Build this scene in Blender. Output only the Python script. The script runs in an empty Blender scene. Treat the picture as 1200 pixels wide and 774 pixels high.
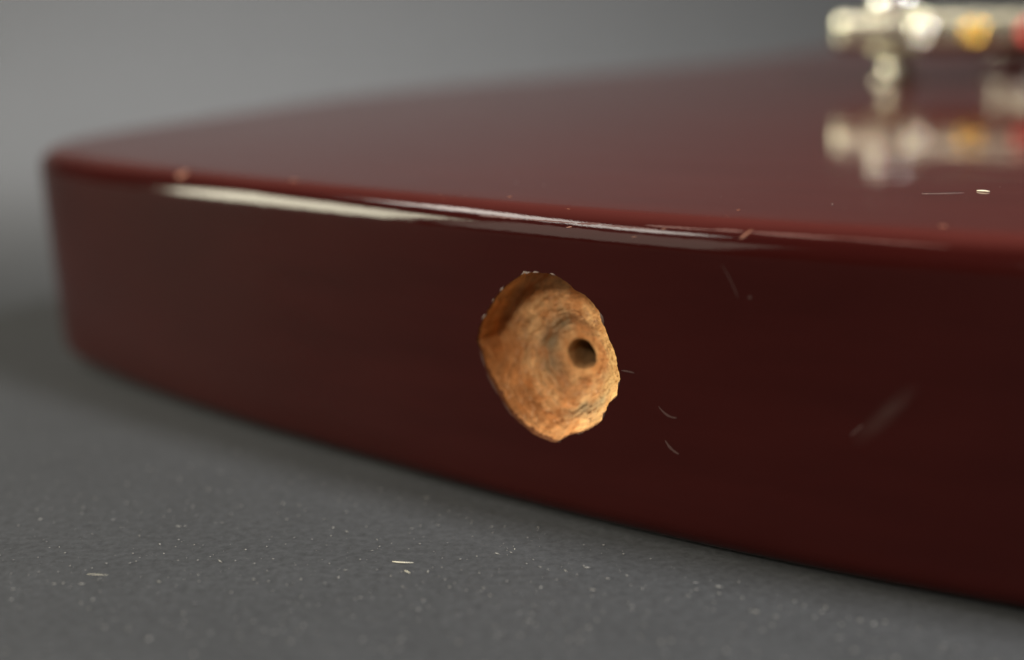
import bpy, bmesh, math, random
from mathutils import Vector, Matrix, noise

random.seed(7)
MM = 0.001
SC = bpy.context.scene
COL = SC.collection

# ------------------------------------------------------------------ camera
cam_d = bpy.data.cameras.new('camera')
cam = bpy.data.objects.new('camera', cam_d)
COL.objects.link(cam)
cam_d.sensor_width = 36.0
cam_d.lens = 45.0
cam_d.clip_start = 0.005
cam_d.clip_end = 50.0
cam.location = (0, 0, 48.79 * MM)
cam.rotation_euler = (math.radians(90 - 11.86), 0, 0)
cam_d.dof.use_dof = True
cam_d.dof.focus_distance = 130.0 * MM
cam_d.dof.aperture_fstop = 7.6
cam_d.dof.aperture_blades = 9
SC.camera = cam

# ------------------------------------------------------------------ world + lamps
w = bpy.data.worlds.new('World')
SC.world = w
w.use_nodes = True
bg = w.node_tree.nodes['Background']
bg.inputs[0].default_value = (0.86, 0.95, 1.0, 1)
bg.inputs[1].default_value = 0.020


def area(name, loc, target, sx, sy, power, col=(1, 0.95, 0.86), spread=180):
    d = bpy.data.lights.new(name, 'AREA')
    d.shape = 'RECTANGLE'
    d.size, d.size_y = sx * MM, sy * MM
    d.energy = power
    d.color = col
    d.spread = math.radians(spread)
    o = bpy.data.objects.new(name, d)
    COL.objects.link(o)
    o.location = Vector(loc) * MM
    o.rotation_euler = (Vector(target) * MM - o.location).to_track_quat('-Z', 'Y').to_euler()
    return o


area('softbox_key', (-1340, 226, 1480), (0, 140, 20), 1120, 270, 22.0, (1, 0.93, 0.84))
area('window_low', (-1920, 275, 550), (0, 150, 20), 600, 760, 35.0, (1, 0.95, 0.72))
area('softbox_front', (-1140, -295, 480), (0, 140, 20), 570, 640, 3.6, (1, 0.86, 0.72))
area('added_hole_light', (-290, -500, 410), (0, 140, 20), 100, 100, 2.9, (1, 0.92, 0.83))  # unseen compact lamp added to light the hole, clear of edge reflections
area('softbox_overhead', (290, -20, 440), (20, 160, 20), 100, 100, 3.6, (0.98, 0.98, 1.0))
area('background_light', (-190, 560, 340), (-130, 960, 0), 520, 100, 7.0, (1, 0.965, 0.925))

SC.view_settings.view_transform = 'Standard'
SC.view_settings.look = 'None'
SC.view_settings.exposure = 0.0
SC.view_settings.gamma = 1.0
SC.view_settings.use_curve_mapping = False


# ------------------------------------------------------------------ helpers
def mesh_obj(name, verts, faces, mat, parent=None, smooth=True, scale=MM):
    me = bpy.data.meshes.new(name)
    me.from_pydata([(v[0] * scale, v[1] * scale, v[2] * scale) for v in verts], [], faces)
    me.update()
    if smooth:
        me.polygons.foreach_set('use_smooth', [True] * len(me.polygons))
    o = bpy.data.objects.new(name, me)
    COL.objects.link(o)
    if mat:
        me.materials.append(mat)
    if parent:
        o.parent = parent
    return o


def tag(o, label=None, category=None, group=None, kind=None):
    if label: o['label'] = label
    if category: o['category'] = category
    if group: o['group'] = group
    if kind: o['kind'] = kind
    return o


class NT:
    def __init__(self, name):
        self.m = bpy.data.materials.new(name)
        self.m.use_nodes = True
        self.t = self.m.node_tree
        self.b = self.t.nodes['Principled BSDF']
        self.out = self.t.nodes['Material Output']

    def n(self, typ, **kw):
        nd = self.t.nodes.new(typ)
        for k, v in kw.items():
            if k.startswith('_'):
                setattr(nd, k[1:], v)
            else:
                key = int(k[1:]) if (k[0] == 'i' and k[1:].isdigit()) else k.replace('__', ' ')
                nd.inputs[key].default_value = v
        return nd

    def l(self, a, b):
        self.t.links.new(a, b)

    def noise(self, scale_mm, detail=4, rough=0.55, stretch=(1, 1, 1), coord='Object', seed=0):
        """noise with feature size in millimetres"""
        tc = self.n('ShaderNodeTexCoord')
        mp = self.n('ShaderNodeMapping')
        s = 1000.0 / scale_mm
        mp.inputs['Scale'].default_value = (s / stretch[0], s / stretch[1], s / stretch[2])
        mp.inputs['Location'].default_value = (seed * 3.7, seed * 1.3, seed * 5.1)
        self.l(tc.outputs[coord], mp.inputs['Vector'])
        nz = self.n('ShaderNodeTexNoise', Scale=1.0, Detail=detail, Roughness=rough)
        self.l(mp.outputs[0], nz.inputs['Vector'])
        return nz.outputs['Fac']

    def ramp(self, fac, stops):
        r = self.n('ShaderNodeValToRGB')
        e = r.color_ramp.elements
        while len(e) < len(stops):
            e.new(0.5)
        for i, (p, c) in enumerate(stops):
            e[i].position = p
            e[i].color = (c, c, c, 1) if isinstance(c, (int, float)) else (*c, 1)
        self.l(fac, r.inputs[0])
        return r.outputs[0]

    def bump(self, height, strength, dist_mm, prev=None):
        b = self.n('ShaderNodeBump', Strength=strength, Distance=dist_mm * MM)
        self.l(height, b.inputs['Height'])
        if prev is not None:
            self.l(prev, b.inputs['Normal'])
        return b.outputs[0]


def mat_paper():
    k = NT('grey_paper')
    f = k.noise(0.9, 6, 0.7)
    g = k.noise(9, 3, 0.5, seed=2)
    c1 = k.ramp(f, [(0.3, (0.0235, 0.0246, 0.0260)), (0.7, (0.0515, 0.0538, 0.0565))])
    c2 = k.ramp(g, [(0.3, 0.93), (0.7, 1.07)])
    mx = k.n('ShaderNodeMix', _data_type='RGBA', _blend_type='MULTIPLY')
    mx.inputs[0].default_value = 1
    k.l(c1, mx.inputs[6]); k.l(c2, mx.inputs[7])
    k.l(mx.outputs[2], k.b.inputs['Base Color'])
    k.b.inputs['Roughness'].default_value = 0.75
    k.b.inputs['Specular IOR Level'].default_value = 0.35
    k.l(k.bump(f, 0.5, 0.10), k.b.inputs['Normal'])
    return k.m


T_BODY = 34.0


def mat_lacquer():
    k = NT('dark_cherry_lacquer')
    g = k.noise(6, 5, 0.6, stretch=(6, 1, 1))
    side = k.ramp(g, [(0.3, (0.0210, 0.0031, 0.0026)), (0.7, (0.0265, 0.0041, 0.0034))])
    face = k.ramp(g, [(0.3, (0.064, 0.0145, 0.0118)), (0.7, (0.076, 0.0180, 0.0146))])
    tc = k.n('ShaderNodeTexCoord')
    sp = k.n('ShaderNodeSeparateXYZ')
    k.l(tc.outputs['Object'], sp.inputs[0])
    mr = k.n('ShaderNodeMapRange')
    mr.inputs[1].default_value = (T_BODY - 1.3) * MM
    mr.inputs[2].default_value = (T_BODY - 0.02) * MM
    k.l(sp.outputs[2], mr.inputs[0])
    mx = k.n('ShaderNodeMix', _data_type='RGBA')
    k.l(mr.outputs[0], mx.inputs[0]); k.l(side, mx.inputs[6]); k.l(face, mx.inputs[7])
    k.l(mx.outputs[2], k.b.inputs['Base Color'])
    hz = k.noise(5, 6, 0.7, seed=4)
    r = k.ramp(hz, [(0.3, 0.045), (0.75, 0.105)])
    k.l(r, k.b.inputs['Roughness'])
    k.b.inputs['IOR'].default_value = 1.27
    # dust caught in the lacquer, polishing ripple
    fine = k.noise(0.5, 4, 0.7, seed=5)
    wav = k.noise(11, 2, 0.5, stretch=(1.5, 1, 1), seed=8)
    n1 = k.bump(wav, 0.16, 0.35)
    rub = k.noise(0.9, 5, 0.7, stretch=(5, 5, 1), seed=9)
    n1 = k.bump(rub, 0.24, 0.07, n1)
    rub2 = k.noise(0.35, 4, 0.7, stretch=(3, 3, 1), seed=12)
    n1 = k.bump(rub2, 0.16, 0.025, n1)
    n2 = k.bump(fine, 0.06, 0.02, n1)
    k.l(n2, k.b.inputs['Normal'])
    return k.m


def mat_wood():
    k = NT('raw_mahogany')
    at = k.n('ShaderNodeVertexColor', _layer_name='tint')
    f = k.noise(1.6, 5, 0.6, stretch=(1, 3, 1.3))
    g = k.noise(0.3, 4, 0.7, seed=3)
    c = k.ramp(f, [(0.28, 0.78), (0.5, 0.98), (0.72, 1.15)])
    mx = k.n('ShaderNodeMix', _data_type='RGBA', _blend_type='MULTIPLY')
    mx.inputs[0].default_value = 1
    k.l(at.outputs[0], mx.inputs[6]); k.l(c, mx.inputs[7])
    k.l(mx.outputs[2], k.b.inputs['Base Color'])
    k.b.inputs['Roughness'].default_value = 0.8
    k.b.inputs['Specular IOR Level'].default_value = 0.25
    n1 = k.bump(f, 0.6, 0.3)
    po = k.noise(0.22, 2, 0.5, stretch=(1, 4, 1), seed=6)
    pores = k.ramp(po, [(0.30, 0.35), (0.42, 1.0)])
    mp2 = k.n('ShaderNodeMix', _data_type='RGBA', _blend_type='MULTIPLY')
    mp2.inputs[0].default_value = 0.7
    k.l(mx.outputs[2], mp2.inputs[6]); k.l(pores, mp2.inputs[7])
    k.l(mp2.outputs[2], k.b.inputs['Base Color'])
    n1 = k.bump(pores, 0.4, 0.08, n1)
    n2 = k.bump(g, 0.7, 0.14, n1)
    k.l(n2, k.b.inputs['Normal'])
    return k.m


def mat_simple(name, col, rough, metal=0.0, nz=None, bump=0.0, spec=0.5):
    k = NT(name)
    k.b.inputs['Metallic'].default_value = metal
    k.b.inputs['Roughness'].default_value = rough
    k.b.inputs['Specular IOR Level'].default_value = spec
    f = k.noise(nz or 2.0, 4, 0.6)
    c = k.ramp(f, [(0.3, tuple(x * 0.88 for x in col)), (0.7, tuple(min(1, x * 1.08) for x in col))])
    k.l(c, k.b.inputs['Base Color'])
    if bump:
        k.l(k.bump(f, bump, 0.05), k.b.inputs['Normal'])
    return k.m


M_PAPER = mat_paper()
M_LAC = mat_lacquer()
M_WOOD = mat_wood()
M_NICKEL = mat_simple('worn_nickel', (0.56, 0.55, 0.45), 0.26, 1.0)
M_AGED = mat_simple('aged_nickel', (0.32, 0.31, 0.27), 0.35, 1.0)
M_STEEL = mat_simple('bright_steel', (0.85, 0.84, 0.80), 0.16, 1.0)
M_BRASS = mat_simple('brass', (0.80, 0.52, 0.12), 0.25, 1.0)
M_RED = mat_simple('red_anodised', (0.55, 0.04, 0.03), 0.3, 0.3)
M_GREEN = mat_simple('green_anodised', (0.05, 0.22, 0.08), 0.3, 0.3)
M_PALE = mat_simple('frayed_lacquer', (0.085, 0.045, 0.032), 0.5, nz=0.4)
M_SCR = mat_simple('scratched_lacquer', (0.052, 0.025, 0.022), 0.35, nz=0.3)
M_CHIP = mat_simple('bare_wood_nick', (0.20, 0.075, 0.04), 0.6, nz=0.3, bump=0.3)
_k = NT('pale_dust')
_k.l(_k.ramp(_k.noise(0.6, 2, .5), [(0.35, (0.12, 0.118, 0.112)), (0.62, (0.20, 0.195, 0.18)), (0.76, (0.66, 0.64, 0.56))]), _k.b.inputs['Base Color'])
_k.b.inputs['Roughness'].default_value = .7
M_DUST = _k.m
M_LINT = mat_simple('cream_lint', (0.85, 0.80, 0.62), 0.5, nz=0.3)

# ------------------------------------------------------------------ paper sweep
prof = [(-400 + 50 * i, 0.0) for i in range(20)]          # y, z  to y = 550
R = 620
for i in range(1, 41):
    a = math.radians(90 * i / 40)
    prof.append((550 + R * math.sin(a), R - R * math.cos(a)))
prof += [(1170, 620 + 90 * i) for i in range(1, 5)]
xs = [-1300 + 100 * i for i in range(27)]
V = [(x, y, z) for (y, z) in prof for x in xs]
nx = len(xs)
F = [(j * nx + i, j * nx + i + 1, (j + 1) * nx + i + 1, (j + 1) * nx + i) for j in range(len(prof) - 1) for i in range(nx - 1)]
paper = mesh_obj('paper_backdrop', V, F, M_PAPER)
tag(paper, 'matte grey paper sweep lying under and curving up behind the guitar', 'backdrop', kind='structure')

# ------------------------------------------------------------------ guitar body
T = T_BODY
RT, RB = 3.4, 2.8                      # edge radii, top and back
ang, tau = math.radians(37), math.radians(4.3)
ax = Vector((math.sin(ang), math.cos(ang), 0))
ac = Vector((math.cos(ang), -math.sin(ang), 0))
axt = ax * math.cos(tau) + Vector((0, 0, math.sin(tau)))
nn = ac.cross(axt)
guitar = bpy.data.objects.new('electric_guitar', None)
guitar.empty_display_size = 0.05
COL.objects.link(guitar)
base = Vector((4.1855, 132.3147, 0.12))
rot = Matrix((ac, axt, nn)).transposed().to_4x4()
guitar.matrix_world = Matrix.Translation(base * MM) @ rot
tag(guitar, 'dark cherry red electric guitar body with a ragged bored hole in its edge', 'guitar')

left = [(-14, .3), (-34, 1.4), (-50, 2.4), (-70, 4.5), (-90, 7.6), (-107.5, 12.6), (-117, 22.5), (-120.5, 38), (-122, 62), (-124, 88), (-122, 108),
        (-116, 130), (-104, 152), (-90, 180), (-80, 212), (-76, 240), (-80, 272), (-90, 300), (-92, 318), (-82, 328), (-62, 318), (-44, 304), (-28, 299)]
right = [(14, .3), (29, 1.3), (49, 3.6), (72, 7.8), (95, 14.5), (114, 26), (127, 45), (135, 72), (136, 100), (128, 128), (114, 155),
         (102, 185), (96, 215), (97, 240), (102, 275), (112, 302), (108, 322), (92, 327), (72, 314), (58, 303), (42, 299)]
ctrl = [(0, 0)] + right + [(8, 298)] + left[::-1]


def catmull(pts, per=24):
    n = len(pts); out = []
    for i in range(n):
        p0, p1, p2, p3 = [Vector((*pts[(i + k) % n], 0)) for k in (-1, 0, 1, 2)]
        t0 = 0.0; t1 = t0 + (p1 - p0).length ** .5; t2 = t1 + (p2 - p1).length ** .5; t3 = t2 + (p3 - p2).length ** .5
        for j in range(per):
            t = t1 + (t2 - t1) * j / per
            A1 = p0 * ((t1 - t) / (t1 - t0)) + p1 * ((t - t0) / (t1 - t0))
            A2 = p1 * ((t2 - t) / (t2 - t1)) + p2 * ((t - t1) / (t2 - t1))
            A3 = p2 * ((t3 - t) / (t3 - t2)) + p3 * ((t - t2) / (t3 - t2))
            B1 = A1 * ((t2 - t) / (t2 - t0)) + A2 * ((t - t0) / (t2 - t0))
            B2 = A2 * ((t3 - t) / (t3 - t1)) + A3 * ((t - t1) / (t3 - t1))
            out.append(B1 * ((t2 - t) / (t2 - t1)) + B2 * ((t - t1) / (t2 - t1)))
    return out


raw = catmull(ctrl)
for _ in range(30):                                         # relax spline wobble
    raw = [(raw[i - 1] + raw[i] * 2 + raw[(i + 1) % len(raw)]) / 4 for i in range(len(raw))]
cum = [0.0]
for i in range(len(raw)):
    cum.append(cum[-1] + (raw[(i + 1) % len(raw)] - raw[i]).length)
PER = cum[-1]


def outline(s):
    s %= PER
    lo, hi = 0, len(raw)
    while hi - lo > 1:
        m = (lo + hi) // 2
        if cum[m] <= s: lo = m
        else: hi = m
    f = (s - cum[lo]) / (cum[lo + 1] - cum[lo])
    return raw[lo].lerp(raw[(lo + 1) % len(raw)], f)


def onorm(s):
    t = outline(s + 1.5) - outline(s - 1.5)
    t.normalize()
    return Vector((t.y, -t.x, 0))                            # outline runs counter-clockwise


# hole patch in (s, z); s = 0 is at across = 0, growing to the right
S0, S1, Z0, Z1, ST = -14.4, 15.6, 6.0, 29.6, 0.4
hs = [S0 + ST * i for i in range(round((S1 - S0) / ST) + 1)]
rest = PER - (S1 - S0)
nr = int(rest / 1.0)
ss = hs + [S1 + rest * i / nr for i in range(1, nr)]
NS = len(ss); NH = len(hs)
# profile rows: (inset from outline, z)
rows = []
for i in range(0, 9):
    a = math.radians(90 * i / 8)
    rows.append((RB * (1 - math.sin(a)), RB * (1 - math.cos(a))))
rows += [(0, 5.5)]
zh = [Z0 + ST * i for i in range(round((Z1 - Z0) / ST) + 1)]
r_h0 = len(rows)
rows += [(0, z) for z in zh]
r_h1 = len(rows) - 1
for i in range(0, 13):
    a = math.radians(90 * i / 12)
    rows.append((RT * (1 - math.cos(a)), T - RT + RT * math.sin(a)))
rows.append((RT + 2.5, T))
rows = [(RB + 2.5, 0)] + rows
r_h0 += 1; r_h1 += 1
PO = [outline(s) for s in ss]
PN = [onorm(s) for s in ss]
V, F = [], []
for (ins, z) in rows:
    for k in range(NS):
        p = PO[k] - PN[k] * ins
        V.append((p.x, p.y, z))
for j in range(len(rows) - 1):
    for k in range(NS):
        if r_h0 <= j < r_h1 and k < NH - 1:
            continue
        k2 = (k + 1) % NS
        F.append((j * NS + k, j * NS + k2, (j + 1) * NS + k2, (j + 1) * NS + k))
caps = (len(F), len(F) + 1)
F.append(tuple(range(NS))[::-1])
F.append(tuple((len(rows) - 1) * NS + k for k in range(NS)))

# rim of the ragged hole, in (across, height) on the wall
rim_c = [(-9.08, 18.91), (-8.62, 20.42), (-7.82, 21.86), (-6.54, 23.62), (-4.94, 25.3), (-3.42, 26.29), (-2.14, 27.16), (-0.6, 27.31), (0.93, 27.38), (2.31, 27.16), (3.24, 26.72), (4.06, 26.0), (5.4, 25.61), (6.41, 24.75), (7.2, 23.86), (7.57, 22.66), (8.05, 21.56), (8.72, 20.22), (8.99, 18.82), (9.35, 17.25), (9.01, 16.11), (8.78, 15.25), (7.83, 14.45), (7.49, 13.46), (6.82, 12.23), (5.85, 11.4), (4.75, 10.73), (3.22, 10.17), (2.1, 9.58), (1.19, 8.93), (-0.15, 8.97), (-1.72, 9.36), (-3.5, 10.22), (-4.84, 11.16), (-5.94, 12.45), (-6.92, 13.76), (-7.77, 15.2), (-8.3, 16.29), (-8.67, 17.8)]
HC = (0.55, 17.9)


def rim_at(th):
    """radius of the rim at an angle, from the polygon"""
    d = (math.cos(th), math.sin(th))
    best = 9.0
    n = len(rim_c)
    for i in range(n):
        x1, y1 = rim_c[i][0] - HC[0], rim_c[i][1] - HC[1]
        x2, y2 = rim_c[(i + 1) % n][0] - HC[0], rim_c[(i + 1) % n][1] - HC[1]
        ex, ey = x2 - x1, y2 - y1
        den = d[0] * ey - d[1] * ex
        if abs(den) < 1e-9: continue
        t = (x1 * ey - y1 * ex) / den
        u = (x1 * d[1] - y1 * d[0]) / den
        if t > 0 and -1e-6 <= u <= 1 + 1e-6:
            best = t
    big = noise.noise((d[0] * 3, d[1] * 3, 8.1))
    jag = 0.10 * noise.noise((d[0] * 7, d[1] * 7, 1.3)) + (0.07 + 0.10 * max(0, big)) * noise.noise((d[0] * 22, d[1] * 22, 4.3)) + 0.05 * noise.noise((d[0] * 60, d[1] * 60, 2.2))
    return best + jag


def wall(s, z, out=0.0):
    p, n = outline(s), onorm(s)
    q = p + n * out
    return Vector((q.x, q.y, z))


# perimeter of the patch, clockwise or not does not matter as long as it is a loop
per = [(k, r_h0) for k in range(NH)] + [(NH - 1, r) for r in range(r_h0 + 1, r_h1 + 1)] + \
      [(k, r_h1) for k in range(NH - 2, -1, -1)] + [(0, r) for r in range(r_h1 - 1, r_h0, -1)]
NP = len(per)
ths, outer = [], []
for (k, r) in per:
    s, z = hs[k], rows[r][1]
    ths.append(math.atan2(z - HC[1], s - HC[0]))
    outer.append(r * NS + k)
RINGS = 7
prev = outer
rim_sz = [(HC[0] + rim_at(t) * math.cos(t), HC[1] + rim_at(t) * math.sin(t)) for t in ths]
for q in range(1, RINGS + 1):
    f = q / RINGS
    f = 1 - (1 - f) ** 1.6
    ring = []
    for i in range(NP):
        k, r = per[i]
        s = hs[k] + (rim_sz[i][0] - hs[k]) * f
        z = rows[r][1] + (rim_sz[i][1] - rows[r][1]) * f
        V.append(tuple(wall(s, z))); ring.append(len(V) - 1)
    for i in range(NP):
        i2 = (i + 1) % NP
        F.append((prev[i], prev[i2], ring[i2], ring[i]))
    prev = ring
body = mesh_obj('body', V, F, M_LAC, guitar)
for c in caps:
    body.data.polygons[c].use_smooth = False

# ------------------------------------------------------------------ the bored hole
TAIL = [(0.52, 4.75), (0.47, 5.0), (0.43, 5.5), (0.38, 5.8), (0.30, 5.95), (0.205, 6.15), (0.185, 6.7), (0.18, 9.0), (0.17, 13.0), (0.0, 14.0)]
KEYA = [(1.00, -0.02), (1.00, 0.45), (1.015, 1.5), (1.035, 2.9), (1.045, 4.2), (0.99, 4.7), (0.84, 4.75), (0.70, 4.75), (0.60, 4.7)] + TAIL    # undercut bore
KEYB = [(1.00, -0.02), (0.985, 0.3), (0.95, 0.9), (0.90, 1.6), (0.84, 2.3), (0.77, 3.0), (0.70, 3.5), (0.62, 4.0), (0.56, 4.3)] + TAIL    # broken-out funnel
CS = (0.7, 17.1)                                           # pilot hole centre


def prof_at(t, u):
    f = t * (len(KEYA) - 1)
    i = min(int(f), len(KEYA) - 2)
    f -= i
    a = [KEYA[i][k] + (KEYA[i + 1][k] - KEYA[i][k]) * f for k in (0, 1)]
    b = [KEYB[i][k] + (KEYB[i + 1][k] - KEYB[i][k]) * f for k in (0, 1)]
    return a[0] * u + b[0] * (1 - u), a[1] * u + b[1] * (1 - u)


NT_, NR = 420, 190
V, F, TINT = [], [], []
for j in range(NR + 1):
    t = j / NR
    for i in range(NT_):
        th = 2 * math.pi * i / NT_
        dd = abs((math.degrees(th) - 118 + 180) % 360 - 180)
        bore = min(1.0, max(0.0, (95 - dd) / 35))
        bore = bore * bore * (3 - 2 * bore)
        rho, dep = prof_at(t, bore)
        rr = rim_at(th) + 0.015
        px, pz = HC[0] + rr * math.cos(th), HC[1] + rr * math.sin(th)
        k = min(1.0, max(0.0, (1 - rho) / 0.45))
        cx, cz = HC[0] + (CS[0] - HC[0]) * k, HC[1] + (CS[1] - HC[1]) * k
        if rho < 0.56:                                       # the pilot hole is round
            b = min(1.0, (0.56 - rho) / 0.2)
            rr = rr + (9.2 * (1 + .13 * noise.noise((math.cos(th) * 1.2, math.sin(th) * 1.2, 6)) + .05 * noise.noise((math.cos(th) * 5, math.sin(th) * 5, dep))) - rr) * b
        x = cx + rr * rho * math.cos(th)
        z = cz + rr * rho * math.sin(th) * (1 - 0.14 * max(0.0, min(1.0, (0.34 - rho) / 0.1)))
        d = dep
        # drill chatter: steps on the lower left, splintered floor
        am = min(1.0, dep / 1.2) * (1.0 if rho > 0.3 else 0.25)
        side = 0.5 + 0.5 * math.cos(th - math.radians(215))
        if rho > 0.40:
            w_ = rho + 0.07 * noise.noise((x * .4, z * .4, 2)) + 0.03 * noise.noise((x * 2.1, z * 2.1, 12))
            for (r_, h_) in ((0.84, 0.6), (0.735, 1.1), (0.61, 0.6)):         # torn ledges
                e_ = (w_ - r_) / 0.018
                e_ = max(-1.0, min(1.0, e_))
                d += am * (0.10 + 0.90 * side) * h_ * (-(0.5 + 0.5 * e_) + max(0.0, min(1.0, (w_ - r_ + 0.06) / 0.12)))
        vd = noise.voronoi((x * .5, z * .5, 3.3))[0]
        d += am * 0.22 * (vd[0] - 0.45)
        arc = noise.noise((rho * 26, math.cos(th) * 2.4, math.sin(th) * 2.4))
        d += am * (0.05 + 0.27 * side) * arc * (1 if rho > 0.3 else 0.2)
        fib = noise.noise((rho * 60, math.cos(th) * 7, math.sin(th) * 7))
        d += am * 0.14 * fib * (1 if rho > 0.25 else 0.2)
        d += am * (0.30 * noise.noise((x * 0.3, z * 0.3, 9)) + 0.14 * noise.noise((x * 1.8, z * 1.8, 7)) + 0.12 * noise.noise((x * 5, z * 4, 3)) + 0.08 * noise.noise((x * 11, z * 8, 6)))
        sx = am * 0.12 * noise.noise((x * 1.3, z * 0.5, dep * 1.5 + 11))
        sz = am * 0.12 * noise.noise((x * 1.3, z * 0.5, dep * 1.5 + 31))
        p = outline(x + sx)
        n_ = onorm(x)
        p = p - n_ * max(d, -0.02 if j == 0 else 0.05)
        V.append((p.x, p.y, z + sz))
        # tint
        a = noise.fractal((x * 0.5, z * 0.5, dep * 0.4 + 3), 1.0, 2.0, 4)
        col = Vector((0.50, 0.215, 0.068)).lerp(Vector((0.66, 0.375, 0.155)), min(1, max(0, 0.5 + a)))
        # grey-green smear left by the old screw
        g1 = math.exp(-(((rho - 0.43) / 0.10) ** 2)) * (0.25 + 0.75 * max(0, math.cos(th - math.radians(150))))
        g2 = math.exp(-(((rho - 0.70) / 0.10) ** 2)) * max(0, math.cos(th - math.radians(305))) ** 6
        g = min(1, max(0, (0.9 * g1 + 1.1 * g2) * (0.85 + 0.5 * a)))
        col = col.lerp(Vector((0.27, 0.215, 0.130)), g)
        # tint goes yellower and lighter towards the right
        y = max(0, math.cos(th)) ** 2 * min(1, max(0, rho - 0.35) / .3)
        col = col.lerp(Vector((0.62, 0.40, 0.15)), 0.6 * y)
        if side > 0.6 and rho > 0.75:
            col = col.lerp(Vector((0.44, 0.175, 0.050)), (side - 0.6) * 2.0 * min(1.0, (rho - 0.75) / 0.05))
        if rho > 0.3:
            col = col * max(0.55, min(1.3, 1 + 0.28 * arc + 0.28 * fib))
        if rho < 0.22:  # shade inside the pilot hole painted into the tint
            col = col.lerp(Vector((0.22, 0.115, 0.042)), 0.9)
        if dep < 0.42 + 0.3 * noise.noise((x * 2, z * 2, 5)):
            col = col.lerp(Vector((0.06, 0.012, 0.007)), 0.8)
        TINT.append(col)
for j in range(NR):
    for i in range(NT_):
        i2 = (i + 1) % NT_
        F.append((j * NT_ + i, j * NT_ + i2, (j + 1) * NT_ + i2, (j + 1) * NT_ + i))
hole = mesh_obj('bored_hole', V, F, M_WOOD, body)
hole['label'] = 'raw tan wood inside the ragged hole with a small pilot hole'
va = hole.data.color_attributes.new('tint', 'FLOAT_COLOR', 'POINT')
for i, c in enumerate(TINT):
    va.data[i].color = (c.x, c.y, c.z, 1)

# torn fibres standing in the hole
M_SPL = mat_simple('torn_fibre', (0.60, 0.35, 0.17), 0.7, nz=0.5)
V, F = [], []
for _ in range(240):
    th = math.radians(random.choice((random.uniform(150, 330), random.uniform(0, 360))))
    rr = rim_at(th) * random.uniform(0.42, 0.97)
    i0 = min(range(0, NR, 2), key=lambda j: abs(math.hypot((hole.data.vertices[j * NT_ + int(math.degrees(th) / 360 * NT_) % NT_].co.x / MM - HC[0]), (hole.data.vertices[j * NT_ + int(math.degrees(th) / 360 * NT_) % NT_].co.z / MM - HC[1])) - rr))
    p = hole.data.vertices[i0 * NT_ + int(math.degrees(th) / 360 * NT_) % NT_].co / MM
    ln, wd = random.uniform(.3, 1.1), random.uniform(.03, .09)
    t = Vector((random.gauss(0, .5) - math.sin(th) * .8, random.gauss(-.25, .35), random.gauss(0, .5) + math.cos(th) * .8)).normalized()
    u = t.cross(Vector((0.2, 1, 0.1))).normalized() * wd
    v = t.cross(u).normalized() * wd * .6
    q = p - t * ln * .5 + Vector((0, .03, 0))
    b = len(V)
    V += [q + u, q - u, q + v, p + t * ln * .1 + u * .8 - Vector((0, .06, 0)), p + t * ln * .1 - u * .8 - Vector((0, .06, 0)), p + t * ln * .1 + v - Vector((0, .06, 0)), p + t * ln * .5]
    F += [(b, b + 1, b + 4, b + 3), (b + 1, b + 2, b + 5, b + 4), (b + 2, b, b + 3, b + 5), (b + 3, b + 4, b + 6), (b + 4, b + 5, b + 6), (b + 5, b + 3, b + 6)]
spl = mesh_obj('splinters', V, F, M_SPL, body, smooth=False)
spl['kind'] = 'stuff'

# pale flakes of lacquer lifted along the rim
for (deg, wid, out, lift) in [(105, 8, .20, .07), (97, 5, .12, .05), (84, 4, .10, .04), (129, 5, .15, .04), (141, 3, .10, .03), (156, 6, .15, .04),
                              (187, 14, .11, .04), (206, 20, .13, .04), (228, 16, .10, .04), (38, 9, .30, .10), (277, 4, .22, .10),
                              (297, 7, .14, .05), (324, 6, .16, .06), (352, 5, .10, .04)]:
    V, F = [], []
    n = 12
    for i in range(n + 1):
        th = math.radians(deg + wid * (i / n - .5))
        r0 = rim_at(th)
        prof_ = math.sin(math.pi * i / n) * (0.7 + 0.3 * noise.noise((i * .9, deg, 0)))
        for (rr, lf) in ((r0 - 0.10 * prof_, 0.02 + lift * prof_), (r0 + out * 0.5 * prof_, 0.03 + lift * 0.6 * prof_), (r0 + out * prof_ + 0.02, 0.012)):
            V.append(tuple(wall(HC[0] + rr * math.cos(th), HC[1] + rr * math.sin(th), lf)))
    for i in range(n):
        for q in range(2):
            F.append((i * 3 + q, (i + 1) * 3 + q, (i + 1) * 3 + q + 1, i * 3 + q + 1))
    mesh_obj('lacquer_flake', V, F, M_PALE, body)


# ------------------------------------------------------------------ wear on the body
def surf(s, u, out):
    """point on wall (u = height below T-RT) or round the top edge (u = T-RT + arc length) or on the top beyond"""
    p, n = outline(s), onorm(s)
    z0 = T - RT
    if u <= z0:
        q, z = p + n * out, u
    else:
        a = (u - z0) / RT
        if a < math.pi / 2:
            q = p + n * (-RT + (RT + out) * math.cos(a)); z = z0 + (RT + out) * math.sin(a)
        else:
            q = p - n * (RT + (a - math.pi / 2) * RT); z = T + out
    return (q.x, q.y, z)


def s_of_x(x):
    best = min(range(-1300, 1300), key=lambda i: abs(outline(i * .1).x - x) if outline(i * .1).y < 40 else 1e9)
    return best * .1


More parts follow.
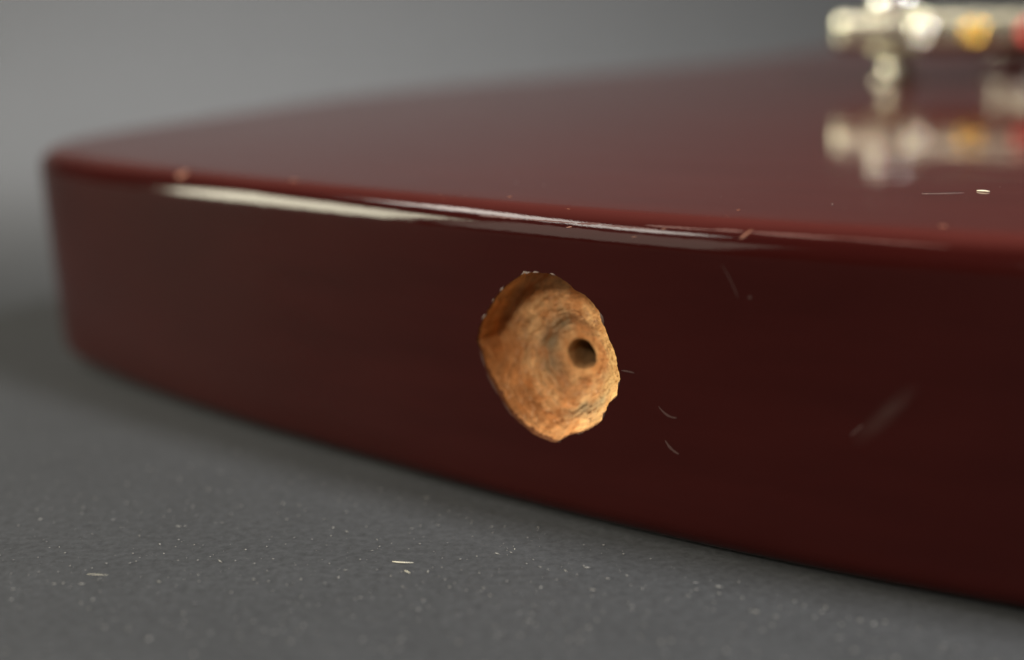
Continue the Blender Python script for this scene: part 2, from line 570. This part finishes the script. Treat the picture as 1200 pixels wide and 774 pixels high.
def stroke(name, pts, wid, mat, out=0.015, surface=surf):
    """thin tapering strip along a polyline of (s, u)"""
    n = len(pts); V, F = [], []
    for i, (a, b) in enumerate(pts):
        a0, b0 = pts[max(0, i - 1)]; a1, b1 = pts[min(n - 1, i + 1)]
        tx, ty = a1 - a0, b1 - b0
        L = math.hypot(tx, ty) or 1
        wv = wid * 0.5 * (0.25 + math.sin(math.pi * (i + .4) / (n - .2)) ** .7) * (0.8 + .4 * random.random())
        V += [surface(a - ty / L * wv, b + tx / L * wv, out), surface(a, b, out * 1.8), surface(a + ty / L * wv, b - tx / L * wv, out)]
    for i in range(n - 1):
        F += [(i * 3, i * 3 + 1, i * 3 + 4, i * 3 + 3), (i * 3 + 1, i * 3 + 2, i * 3 + 5, i * 3 + 4)]
    return mesh_obj(name, V, F, mat, body)


def bez(a, b, c, n=12):
    return [((1 - t) ** 2 * a[0] + 2 * t * (1 - t) * b[0] + t * t * c[0], (1 - t) ** 2 * a[1] + 2 * t * (1 - t) * b[1] + t * t * c[1]) for t in [i / (n - 1) for i in range(n)]]


stroke('scratch', bez((13.7, 15.0), (14.6, 13.9), (15.7, 14.1)), .17, M_SCR)
stroke('scratch', bez((14.4, 11.5), (14.9, 10.6), (15.9, 10.3)), .22, M_SCR)
stroke('scratch', bez((20.6, 30.0), (21.6, 28.6), (22.2, 27.0)), .07, M_SCR, .008)
stroke('scratch', bez((9.5, 18.15), (10.2, 18.2), (11.0, 18.1)), .16, M_SCR)
stroke('scratch', bez((23.25, 27.1), (23.4, 27.2), (23.55, 27.1), 6), .22, M_SCR)
stroke('scratch', bez((33.2, 15.0), (33.7, 15.5), (34.3, 16.2)), .2, M_SCR, .006)


def blob(name, s, u, rs, ru, mat, out=0.02, rotd=0):
    V, F = [surf(s, u, out * 1.5)], []
    n = 18
    ca, sa = math.cos(math.radians(rotd)), math.sin(math.radians(rotd))
    for i in range(n):
        t = 2 * math.pi * i / n
        k = 0.75 + .4 * noise.noise((math.cos(t) * 1.5, math.sin(t) * 1.5, s * 1.7 + u))
        a, b = rs * k * math.cos(t), ru * k * math.sin(t)
        V.append(surf(s + a * ca - b * sa, u + a * sa + b * ca, out))
    for i in range(n):
        F.append((0, 1 + i, 1 + (i + 1) % n))
    return mesh_obj(name, V, F, mat, body)


zt = T - RT
# soft rubbed smear on the wall: a patch that fades out towards its edge
V, F = [], []
for j in range(9):
    for i in range(25):
        a, b = (i / 24 - .5) * 9.0, (j / 8 - .5) * 2.2
        ca, sa = math.cos(math.radians(50)), math.sin(math.radians(50))
        V.append(surf(36.3 + a * ca - b * sa, 17.4 + a * sa + b * ca, .006))
for j in range(8):
    for i in range(24):
        F.append((j * 25 + i, j * 25 + i + 1, (j + 1) * 25 + i + 1, (j + 1) * 25 + i))
smear = mesh_obj('rub_mark', V, F, None, body)
uv = smear.data.uv_layers.new(name='UVMap')
for lp in smear.data.loops:
    j, i = divmod(lp.vertex_index, 25)
    uv.data[lp.index].uv = (i / 24, j / 8)
k = NT('rubbed_haze')
tc = k.n('ShaderNodeTexCoord')
gr = k.n('ShaderNodeTexGradient', _gradient_type='SPHERICAL')
mp = k.n('ShaderNodeMapping')
mp.inputs['Location'].default_value = (-1, -1, 0)
mp.inputs['Scale'].default_value = (2, 2, 0)
k.l(tc.outputs['UV'], mp.inputs[0]); k.l(mp.outputs[0], gr.inputs[0])
nz = k.noise(1.2, 4, .6)
mu = k.n('ShaderNodeMath', _operation='MULTIPLY')
k.l(gr.outputs['Fac'], mu.inputs[0]); k.l(nz, mu.inputs[1])
mu2 = k.n('ShaderNodeMath', _operation='MULTIPLY'); mu2.inputs[1].default_value = 0.36
k.l(mu.outputs[0], mu2.inputs[0])
k.l(mu2.outputs[0], k.b.inputs['Alpha'])
k.b.inputs['Base Color'].default_value = (0.10, 0.06, 0.052, 1)
k.b.inputs['Roughness'].default_value = .5
smear.data.materials.append(k.m)

# ragged wear line along the top edge
M_LINE = mat_simple('dark_red_crack', (0.06, 0.008, 0.004), 0.6, nz=0.4)
for (s0, s1, u0, u1, wd) in ((-8.5, -2.5, 2.15, 2.2, .16), (-2.2, 4.0, 2.2, 2.3, .13), (4.3, 7.0, 2.3, 2.45, .2), (7.1, 13.5, 2.3, 2.35, .14)):
    n = int((s1 - s0) * 5)
    stroke('edge_crack', [(s0 + (s1 - s0) * i / n, zt + u0 + (u1 - u0) * i / n + .09 * noise.noise((i * .45, s0, 0)) + .05 * noise.noise((i * 1.3, s0, 4))) for i in range(n + 1)], wd, M_LINE, .01)
M_WORN_GLINT = mat_simple('worn_pink_glint', (0.115, 0.046, 0.037), 0.45, nz=0.4)  # pale strokes paint the key highlight further right over worn lacquer
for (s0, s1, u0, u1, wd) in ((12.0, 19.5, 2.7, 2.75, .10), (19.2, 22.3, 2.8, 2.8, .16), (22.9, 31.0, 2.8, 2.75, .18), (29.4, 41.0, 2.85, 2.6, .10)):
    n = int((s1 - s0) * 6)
    stroke('edge_wear_glint', [(s0 + (s1 - s0) * i / n, zt + u0 + (u1 - u0) * i / n + .07 * noise.noise((i * .4, s0, 9)) + .06 * noise.noise((i * 1.4, s0, 5))) for i in range(n + 1)], wd, M_WORN_GLINT, .008)
blob('edge_nick', 22.6, zt + 2.5, .8, .16, M_CHIP, rotd=50)
for _ in range(8):
    blob('edge_nick', random.uniform(-25, 30), zt + random.choice((random.uniform(1.2, 2.6), random.uniform(3.8, 6.0))), random.uniform(.15, .45), random.uniform(.03, .07), M_CHIP, .012, random.uniform(-15, 30))
blob('edge_nick', 39.6, zt + 6.6, .5, .45, M_CHIP)
blob('edge_nick', 19.3, zt + 8.6, .22, .4, M_CHIP)
blob('edge_nick', -63, zt + 3.4, 1.2, .9, M_CHIP)
blob('edge_nick', -41, zt + 5.0, 1.0, .4, M_CHIP)
blob('edge_nick', -7.5, zt + 6.8, .35, .35, M_CHIP)

# ------------------------------------------------------------------ tailpiece and bridge
def frame_pts(path, section, closed_section=True):
    pass


def sweep_x(xs_, secs):
    """loft of closed sections (list of (y, z)) at each x, with end caps"""
    V, F = [], []
    m = len(secs[0])
    for x, sec in zip(xs_, secs):
        V += [(x, y, z) for (y, z) in sec]
    for j in range(len(xs_) - 1):
        for i in range(m):
            i2 = (i + 1) % m
            F.append((j * m + i, (j + 1) * m + i, (j + 1) * m + i2, j * m + i2))
    F.append(tuple(range(m)))
    F.append(tuple((len(xs_) - 1) * m + i for i in range(m))[::-1])
    return V, F


def rrect(cy, cz, hy, hz, r, n=5):
    out = []
    for (sy, sz, a0) in ((1, 1, 0), (-1, 1, 90), (-1, -1, 180), (1, -1, 270)):
        for i in range(n + 1):
            a = math.radians(a0 + 90 * i / n)
            out.append((cy + sy * (hy - r) + r * math.cos(a), cz + sz * (hz - r) + r * math.sin(a)))
    return out


def lathe(name, c, prof_, mat, parent, n=40, knurl=None, axis='z'):
    """prof_: (radius, height); knurl: set of profile indices that get teeth"""
    V, F = [], []
    for j, (r, z) in enumerate(prof_):
        for i in range(n):
            a = 2 * math.pi * i / n
            rr = r * (1 + (0.05 if knurl and j in knurl and i % 2 else 0))
            if axis == 'z':
                V.append((c[0] + rr * math.cos(a), c[1] + rr * math.sin(a), c[2] + z))
            else:
                V.append((c[0] + rr * math.cos(a), c[1] + z, c[2] + rr * math.sin(a)))
    for j in range(len(prof_) - 1):
        for i in range(n):
            i2 = (i + 1) % n
            F.append((j * n + i, j * n + i2, (j + 1) * n + i2, (j + 1) * n + i))
    F.append(tuple(range(n))[::-1]); F.append(tuple((len(prof_) - 1) * n + i for i in range(n)))
    o = mesh_obj(name, V, F, mat, parent)
    return o


BX, BY, BZ = 14.0, 146.0, T + 10.0                          # centre of the tailpiece bar
HW = 45.0
POST = 32.5
xs_, secs = [], []
for i in range(61):
    f = -1 + 2 * i / 60
    x = BX + HW * f
    e = abs(f)
    end = math.sqrt(max(0.0, 1 - max(0, (e - 0.93) / 0.07) ** 2)) if e > 0.93 else 1.0
    waist = 1 - 0.18 * (1 if 0.60 < e < 0.66 else 0)
    hy = (6.6 if e < 0.6 else 5.6) * max(end, .25) * waist
    hz = (4.3 if e < 0.6 else 3.7) * max(end, .35)
    xs_.append(x); secs.append(rrect(BY, BZ, hy, hz, min(hy, hz) * 0.62))
V, F = sweep_x(xs_, secs)
tail = mesh_obj('tailpiece', V, F, M_NICKEL, guitar)
tail['label'] = 'nickel stop tailpiece bar held on two studs'
for sgn in (-1, 1):
    lathe('stud', (BX + sgn * POST, BY, T), [(5.2, 0), (5.2, .5), (4.8, .8), (2.8, 1.0), (2.8, 6.3), (6.0, 6.35), (6.0, 6.5)], M_NICKEL, tail, 48)
    lathe('stud_head', (BX + sgn * POST, BY, T + 13.6), [(5.2, 0), (5.6, .3), (5.6, 2.4), (5.2, 3.2), (4.0, 4.1), (2.2, 4.6), (0.9, 4.75)], M_STEEL, tail, 48, knurl={1, 2})
for i, m in enumerate((M_STEEL, M_BRASS, M_RED, M_STEEL, M_GREEN, M_BRASS)):
    c = (BX - 25.0 + 10.0 * i, BY - 6.2, BZ - .6)
    lathe('string_ball', c, [(0.2, 0.6), (1.0, 0.5), (1.15, -.9), (1.9, -1.1), (2.5, -.4), (2.5, 1.2), (2.2, 1.8)], m, tail, 28, axis='y')

# tune bridge behind
GY, GZ = 186.0, T + 8.2
xs_, secs = [], []
for i in range(41):
    f = -1 + 2 * i / 40
    e = abs(f)
    end = math.sqrt(max(0.0, 1 - max(0, (e - 0.92) / 0.08) ** 2)) if e > 0.92 else 1.0
    hy = (5.6 if e < .8 else 4.6) * max(end, .3); hz = 3.6 * max(end, .5)
    xs_.append(BX + 13 + 46 * f * 0.86); secs.append(rrect(GY, GZ, hy, hz, min(hy, hz) * .4))
V, F = sweep_x(xs_, secs)
bridge = mesh_obj('bridge', V, F, M_AGED, guitar)
for sgn in (-1, 1):
    lathe('thumbwheel', (BX + 13 + sgn * 34, GY, T), [(2.2, 0), (2.2, 2.2), (6.6, 2.25), (6.9, 2.5), (6.9, 3.9), (6.6, 4.2), (2.4, 4.3), (2.4, 5)], M_AGED, bridge, 64, knurl={3, 4})
for i in range(6):
    x = BX + 13 - 25 + 10 * i
    V, F = sweep_x([x - 3.6, x - 3.2, x, x + 3.2, x + 3.6], [rrect(GY, GZ + 3.4, 1.8, .6, .4, 3), rrect(GY, GZ + 4.2, 2.6, 1.5, .5, 3), rrect(GY, GZ + 4.5, 3, 1.9, .5, 3), rrect(GY, GZ + 4.2, 2.6, 1.5, .5, 3), rrect(GY, GZ + 3.4, 1.8, .6, .4, 3)])
    mesh_obj('saddle', V, F, M_STEEL, bridge, smooth=False)

# ------------------------------------------------------------------ lint and dust
def fibre(name, pts, rad, mat):
    """a tapering round thread through world points in mm"""
    V, F = [], []
    m, n = 6, len(pts)
    P = [Vector(p) for p in pts]
    for i in range(n):
        t = (P[min(n - 1, i + 1)] - P[max(0, i - 1)]).normalized()
        u = t.cross(Vector((0, 0, 1))).normalized(); v = t.cross(u)
        r = rad * (0.45 + 0.55 * math.sin(math.pi * (i + .3) / (n - .4)))
        for k in range(m):
            a = 2 * math.pi * k / m
            V.append(P[i] + u * r * math.cos(a) + v * r * math.sin(a))
    for i in range(n - 1):
        for k in range(m):
            F.append((i * m + k, i * m + (k + 1) % m, (i + 1) * m + (k + 1) % m, (i + 1) * m + k))
    F.append(tuple(range(m))[::-1]); F.append(tuple((n - 1) * m + k for k in range(m)))
    return mesh_obj(name, V, F, mat)


def on_top(x, y, h=0.05):
    q = base + ac * x + axt * y + nn * (T + h)
    return q


def arc3(a, b, bow, lift, n=9):
    a, b = Vector(a), Vector(b)
    side = (b - a).cross(Vector((0, 0, 1))).normalized()
    return [a.lerp(b, i / (n - 1)) + side * bow * math.sin(math.pi * i / (n - 1)) + Vector((0, 0, lift * math.sin(math.pi * i / (n - 1)))) for i in range(n)]


LINT = [
    ((-11.9, 119.9, .07), (-9.8, 119.6, .07), .35, .12, .05, 'pale curved lint thread, longest on the grey paper left of centre'),
    ((-41.2, 116.7, .07), (-39.2, 116.5, .07), .1, .05, .022, 'short straight lint thread on the grey paper at lower left'),
    ((-10.5, 117.6, .06), (-9.9, 117.0, .06), .05, .05, .035, 'tiny slanting lint bit just below the longest lint thread'),
]
for (a, b, bow, lift, r, lab) in LINT:
    tag(fibre('lint_thread', arc3(a, b, bow, lift), r, M_LINT), lab, 'lint')
tag(fibre('lint_thread', arc3(on_top(36.0, 25.7, .08), on_top(37.3, 25.6, .08), .02, .03), .085, M_LINT), 'bright short lint thread lying on the glossy guitar top', 'lint')
tag(fibre('lint_thread', arc3(on_top(31.6, 22.3, .03), on_top(35.2, 24.3, .03), .12, .0), .03, M_DUST), 'dull thin hair on the guitar top left of bright lint', 'lint')


def flakes(name, placer, count, smin, smax, mat):
    V, F = [], []
    tpl_v = [(1, 0, 0), (-1, 0, 0), (0, 1, 0), (0, -1, 0), (0, 0, 1), (0, 0, -1)]
    tpl_f = [(0, 2, 4), (2, 1, 4), (1, 3, 4), (3, 0, 4), (2, 0, 5), (1, 2, 5), (3, 1, 5), (0, 3, 5)]
    for _ in range(count):
        s = smin + (smax - smin) * random.random() ** 4
        el = 1 + 2.2 * random.random() ** 4
        c, up, e1, e2 = placer()
        a = random.random() * 6.283
        u = (e1 * math.cos(a) + e2 * math.sin(a)) * s * el
        v = (-e1 * math.sin(a) + e2 * math.cos(a)) * s * (.6 + .4 * random.random())
        b = len(V)
        for (x, y, z) in tpl_v:
            V.append(c + u * x + v * y + up * (z * s * .6 + s * .5))
        F += [tuple(b + i for i in f) for f in tpl_f]
    return mesh_obj(name, V, F, mat, smooth=False)


X_, Y_, Z_ = Vector((1, 0, 0)), Vector((0, 1, 0)), Vector((0, 0, 1))


def on_table():
    while True:
        y = 85 + 130 * random.random() ** 1.3
        x = (random.random() - .5) * 1.0 * y
        q = Vector((x, y, 0)) - base
        if q.dot(ax) < -3 or q.dot(ac) < -128:
            return Vector((x, y, 0.0)), Z_, X_, Y_


tag(flakes('dust', on_table, 5000, .02, .16, M_DUST), 'fine pale dust scattered over the grey paper', 'dust', kind='stuff')


def on_body():
    x = -100 + 200 * random.random(); y = 12 + 90 * random.random() ** 1.5
    return on_top(x, y, 0), nn, ac, axt


tag(flakes('dust', on_body, 260, .02, .10, M_DUST), 'sparse dust specks on the glossy guitar top', 'dust', kind='stuff')
